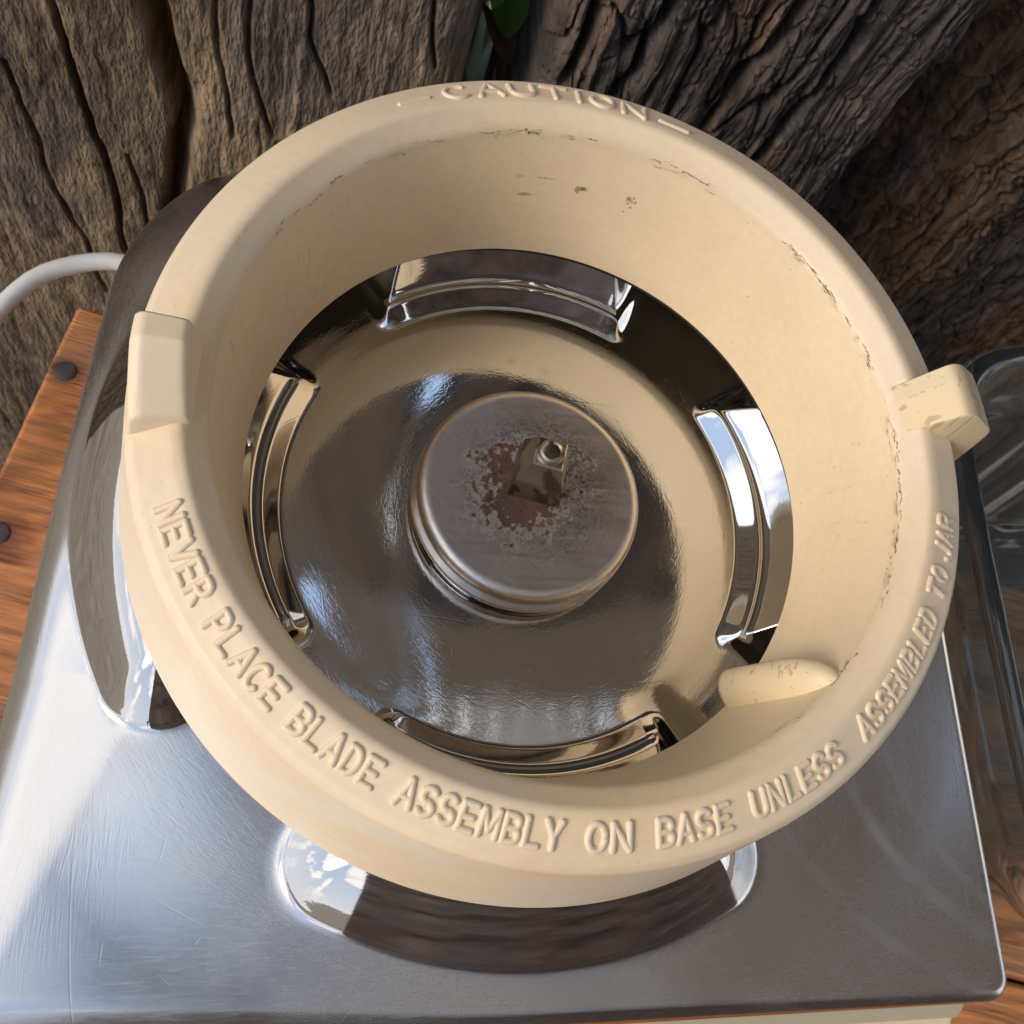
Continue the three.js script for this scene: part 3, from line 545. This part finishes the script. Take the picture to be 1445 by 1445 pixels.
slab('weathered_timber', 'broad grey brown timber slab with long cracks, left of the gap', {
  x0: -4.2, x1: -0.03, z: -2.1, s: 1.7, dense: [-5.2, -0.5], nx: 560, ny: 400, rough: { grain: 0.005, fine: 0.006, lump: 0.018, crack: 0.012, quiet: 0.4 },
  edgeR: (h) => 0.05 * fbm(h * 1.2, 4, 3) - 0.02,
  cracks: [...slabCrack([[[-1.26, -1.0], [-1.22, -1.3], [-1.19, -1.66], [-1.25, -2.05], [-1.31, -2.45]]], 0.035, 0.2), ...slabCrack([[[-1.27, -0.2], [-1.26, -1.0]], [[-1.63, -0.9], [-1.6, -1.34], [-1.59, -1.57], [-1.56, -1.96], [-1.55, -2.38], [-1.58, -2.75], [-1.6, -3.2]]], 0.011, 0.09),
    ...slabCrack([[[-1.86, -1.43], [-1.86, -1.71], [-1.84, -2.02], [-1.81, -2.38], [-1.76, -2.79], [-1.72, -3.12]], [[-1.05, -0.7], [-1.01, -1.26], [-0.99, -1.66]], [[-0.93, -0.5], [-0.89, -1.31], [-0.82, -1.63]], [[-0.25, -0.6], [-0.18, -1.09]], [[-1.46, -1.9], [-1.43, -2.19], [-1.41, -2.47]], [[-0.71, -0.6], [-0.67, -1.08], [-0.58, -1.33]]], 0.007, 0.05)],
  colour: (x, h, g, g2) => {
    const n = 0.5 + fbm(x * 1.1 + 2, h * 0.7, 4), oc = sstep(0.42, 0.75, 0.5 + fbm(x * 1.6 + 7, h * 0.9 + 1, 4) + 0.14 * sstep(-1.2, -2.8, h) + 0.1 * sstep(-0.8, -1.6, x));
    const gr = [0.165, 0.128, 0.102], ta = [0.25, 0.178, 0.105], b = 0.75 + 0.5 * n + 0.45 * g + 0.35 * g2; return gr.map((q, i) => mix(q, ta[i], oc) * b);
  },
});
slab('weathered_timber', 'dark rough timber slab right of the gap, with a frayed right edge', {
  x0: 0.24, x1: 1.86, z: -2.05, s: 5.3, dense: [-2.9, 0.1], nx: 420, ny: 480, rough: { grain: 0.026, fine: 0.020, lump: 0.035, crack: 0.09, block: 0.014 }, round: 0.22,
  edgeL: (h) => 0.03 * fbm(h * 1.2, 1, 3), edgeR: (h) => 0.09 * fbm(h * 1.8, 9, 4) + 0.02,
  cracks: slabCrack([[[1.15, -0.3], [1.06, -0.86], [1.0, -1.16]], [[1.42, -0.2], [1.38, -0.92], [1.32, -1.33]], [[0.37, -0.5], [0.37, -0.89], [0.35, -1.03]], [[0.63, -0.4], [0.61, -0.88], [0.57, -1.04]]], 0.02, 0.12),
  colour: (x, h, g, g2) => { const n = 0.5 + fbm(x * 2 + 2, h * 1.2, 4), r = sstep(0.5, 0.9, 0.5 + fbm(x * 3 + 9, h * 1.3, 4)); const b = 0.7 + 0.6 * n + 0.6 * g + 0.5 * g2; return [0.095, 0.076, 0.068].map((q, i) => mix(q, [0.15, 0.095, 0.066][i], r) * b); },
});
slab('weathered_timber', 'dark cracked timber slab set back at the far right corner', {
  x0: 1.97, x1: 5.4, z: -2.45, s: 9.1, dense: [-4.4, -0.2], nx: 420, ny: 420, rough: { grain: 0.022, fine: 0.014, lump: 0.09, crack: 0.08, block: 0.035 }, round: 0.9,
  edgeL: (h) => 0.08 * fbm(h * 1.5, 2, 3), edgeR: () => 0, cracks: [],
  colour: (x, h, g, g2) => { const n = 0.5 + fbm(x * 1.6 + 2, h * 1.2, 4), r = sstep(0.45, 0.8, 0.5 + fbm(x * 1.7 + 1, h * 1.0, 4) + 0.16 * sstep(2.9, 2.5, x)); const b = 0.7 + 0.6 * n + 0.6 * g + 0.5 * g2; return [0.088, 0.070, 0.062].map((q, i) => mix(q, [0.17, 0.105, 0.062][i], r) * b); },
});

slab('weathered_timber', 'dark timber slab seen only through the glass jar at the right edge', {
  x0: 5.45, x1: 9.5, z: -2.4, s: 13.3, dense: [-6, 0], nx: 150, ny: 200, rough: { grain: 0.03, fine: 0.014, lump: 0.09, crack: 0.08, block: 0.03 }, round: 0.5, cracks: [],
  colour: (x, h, g, g2) => { const b = 0.8 + 0.6 * g + 0.5 * g2 + 0.3 * fbm(x * 2, h, 3); return [0.08 * b, 0.06 * b, 0.052 * b]; },
});

// plant growing behind the gap
{
  const plant = thing('plant', 'green leaves showing through the gap between the timber slabs', 'plant');
  const leafMat = (r, g, b) => new THREE.MeshPhysicalMaterial({ color: RGB(r, g, b), roughness: 0.5, side: THREE.DoubleSide, transmission: 0.3, thickness: 0 });
  const lg = leafMat(0.10, 0.22, 0.03), lb = std({ color: RGB(0.16, 0.085, 0.045), roughness: 0.8, side: THREE.DoubleSide });
  const leaf = (x, h, z, len, wid, rx, ry, rz, mat, name) => {
    const g = new THREE.PlaneGeometry(1, 1, 8, 14), p = g.attributes.position;
    for (let i = 0; i < p.count; i++) { const u = p.getX(i), v = p.getY(i) + 0.5, w = Math.sin(Math.PI * Math.pow(v, 0.75)) * wid; p.setXYZ(i, u * w * U, (v - 0.5) * len * U, (0.35 * Math.abs(u) * w - 0.25 * (v - 0.5) ** 2 * len) * U); }
    g.rotateX(rx); g.rotateY(ry); g.rotateZ(rz); g.translate(x * U, Y(h), z * U); g.computeVertexNormals(); part(name, g, mat, plant);
  };
  leaf(0.13, -1.0, -2.62, 0.62, 0.20, -0.5, 0.1, 0.12, lg, 'leaf'); leaf(0.22, -0.8, -2.75, 0.7, 0.2, -0.7, 0.5, -0.25, lg, 'leaf'); leaf(0.02, -0.7, -2.8, 0.7, 0.24, -0.5, -0.4, 0.3, lg, 'leaf'); leaf(0.3, -0.5, -3.0, 0.8, 0.3, -0.6, 0.3, 0.1, lg, 'leaf');
  for (let i = 0; i < 46; i++) leaf(mix(-0.35, 0.75, rnd()), mix(-2.6, -0.2, rnd()), mix(-3.0, -3.7, rnd()), mix(0.5, 0.9, rnd()), mix(0.22, 0.4, rnd()), -0.5 - 0.6 * rnd(), 1.6 * (rnd() - 0.5), 1.4 * (rnd() - 0.5), leafMat(0.025, 0.055, 0.012), 'leaf');
  leaf(0.16, -1.36, -2.6, 0.34, 0.10, -0.4, 0.4, 0.6, lb, 'dry_leaf'); leaf(0.20, -1.5, -2.62, 0.4, 0.07, -0.2, 0.3, 0.1, lb, 'dry_leaf');
  const c = new THREE.CatmullRomCurve3([[0.16, -10.6, -2.9], [0.2, -4, -2.85], [0.18, -1.2, -2.72], [0.2, -0.4, -2.9]].map(([x, h, z]) => P(x, h, z)));
  part('stem', new THREE.TubeGeometry(c, 40, 0.02 * U, 8), std({ color: RGB(0.07, 0.08, 0.03), roughness: 0.8 }), plant);
}

// ---------------------------------------------------------------- glass jar on the right
{
  const jar = thing('glass_jar', 'thick clear square glass jar standing right of the blender base', 'jar');
  const CX = 2.80, CZ = 0.22;
  const rows = fillet([[0, -2.385], [0.86, -2.385], [0.92, -2.30], [1.02, -1.2], [1.08, -1.05], [1.10, -0.86], [1.05, -0.82], [1.02, -0.86], [1.00, -1.05], [0.955, -1.25], [0.85, -2.2], [0.78, -2.30], [0, -2.30]], [0, 0.06, 0.05, 0.05, 0.05, 0.03, 0.03, 0.03, 0.05, 0.05, 0.08, 0.05, 0], 4);
  const sq = (a, n) => Math.pow(Math.abs(Math.cos(a)) ** n + Math.abs(Math.sin(a)) ** n, -1 / n);
  part('glass_body', grid(320, rows.length, (u, v) => { const [r, h] = rows[Math.round(v * (rows.length - 1))], a = u * 2 * Math.PI, k = r * sq(a, 5.5) * (1 + 0.004 * Math.cos(22 * a) * (h < -1.1 && r > 0.5 ? 1 : 0)); return [CX + k * Math.cos(a), h, CZ + k * Math.sin(a) * 1.05]; }, true),
    new THREE.MeshPhysicalMaterial({ color: RGB(0.93, 0.98, 0.96), roughness: 0.035, transmission: 0.975, thickness: 0.004, ior: 1.48, attenuationColor: RGB(0.72, 0.83, 0.79), attenuationDistance: 0.08 }), jar);
}

const renderer = new THREE.WebGLRenderer({ antialias: true });
renderer.toneMapping = THREE.LinearToneMapping; renderer.toneMappingExposure = EXPOSURE;
renderer.shadowMap.enabled = true; renderer.shadowMap.type = THREE.PCFSoftShadowMap;
renderer.render(scene, camera);
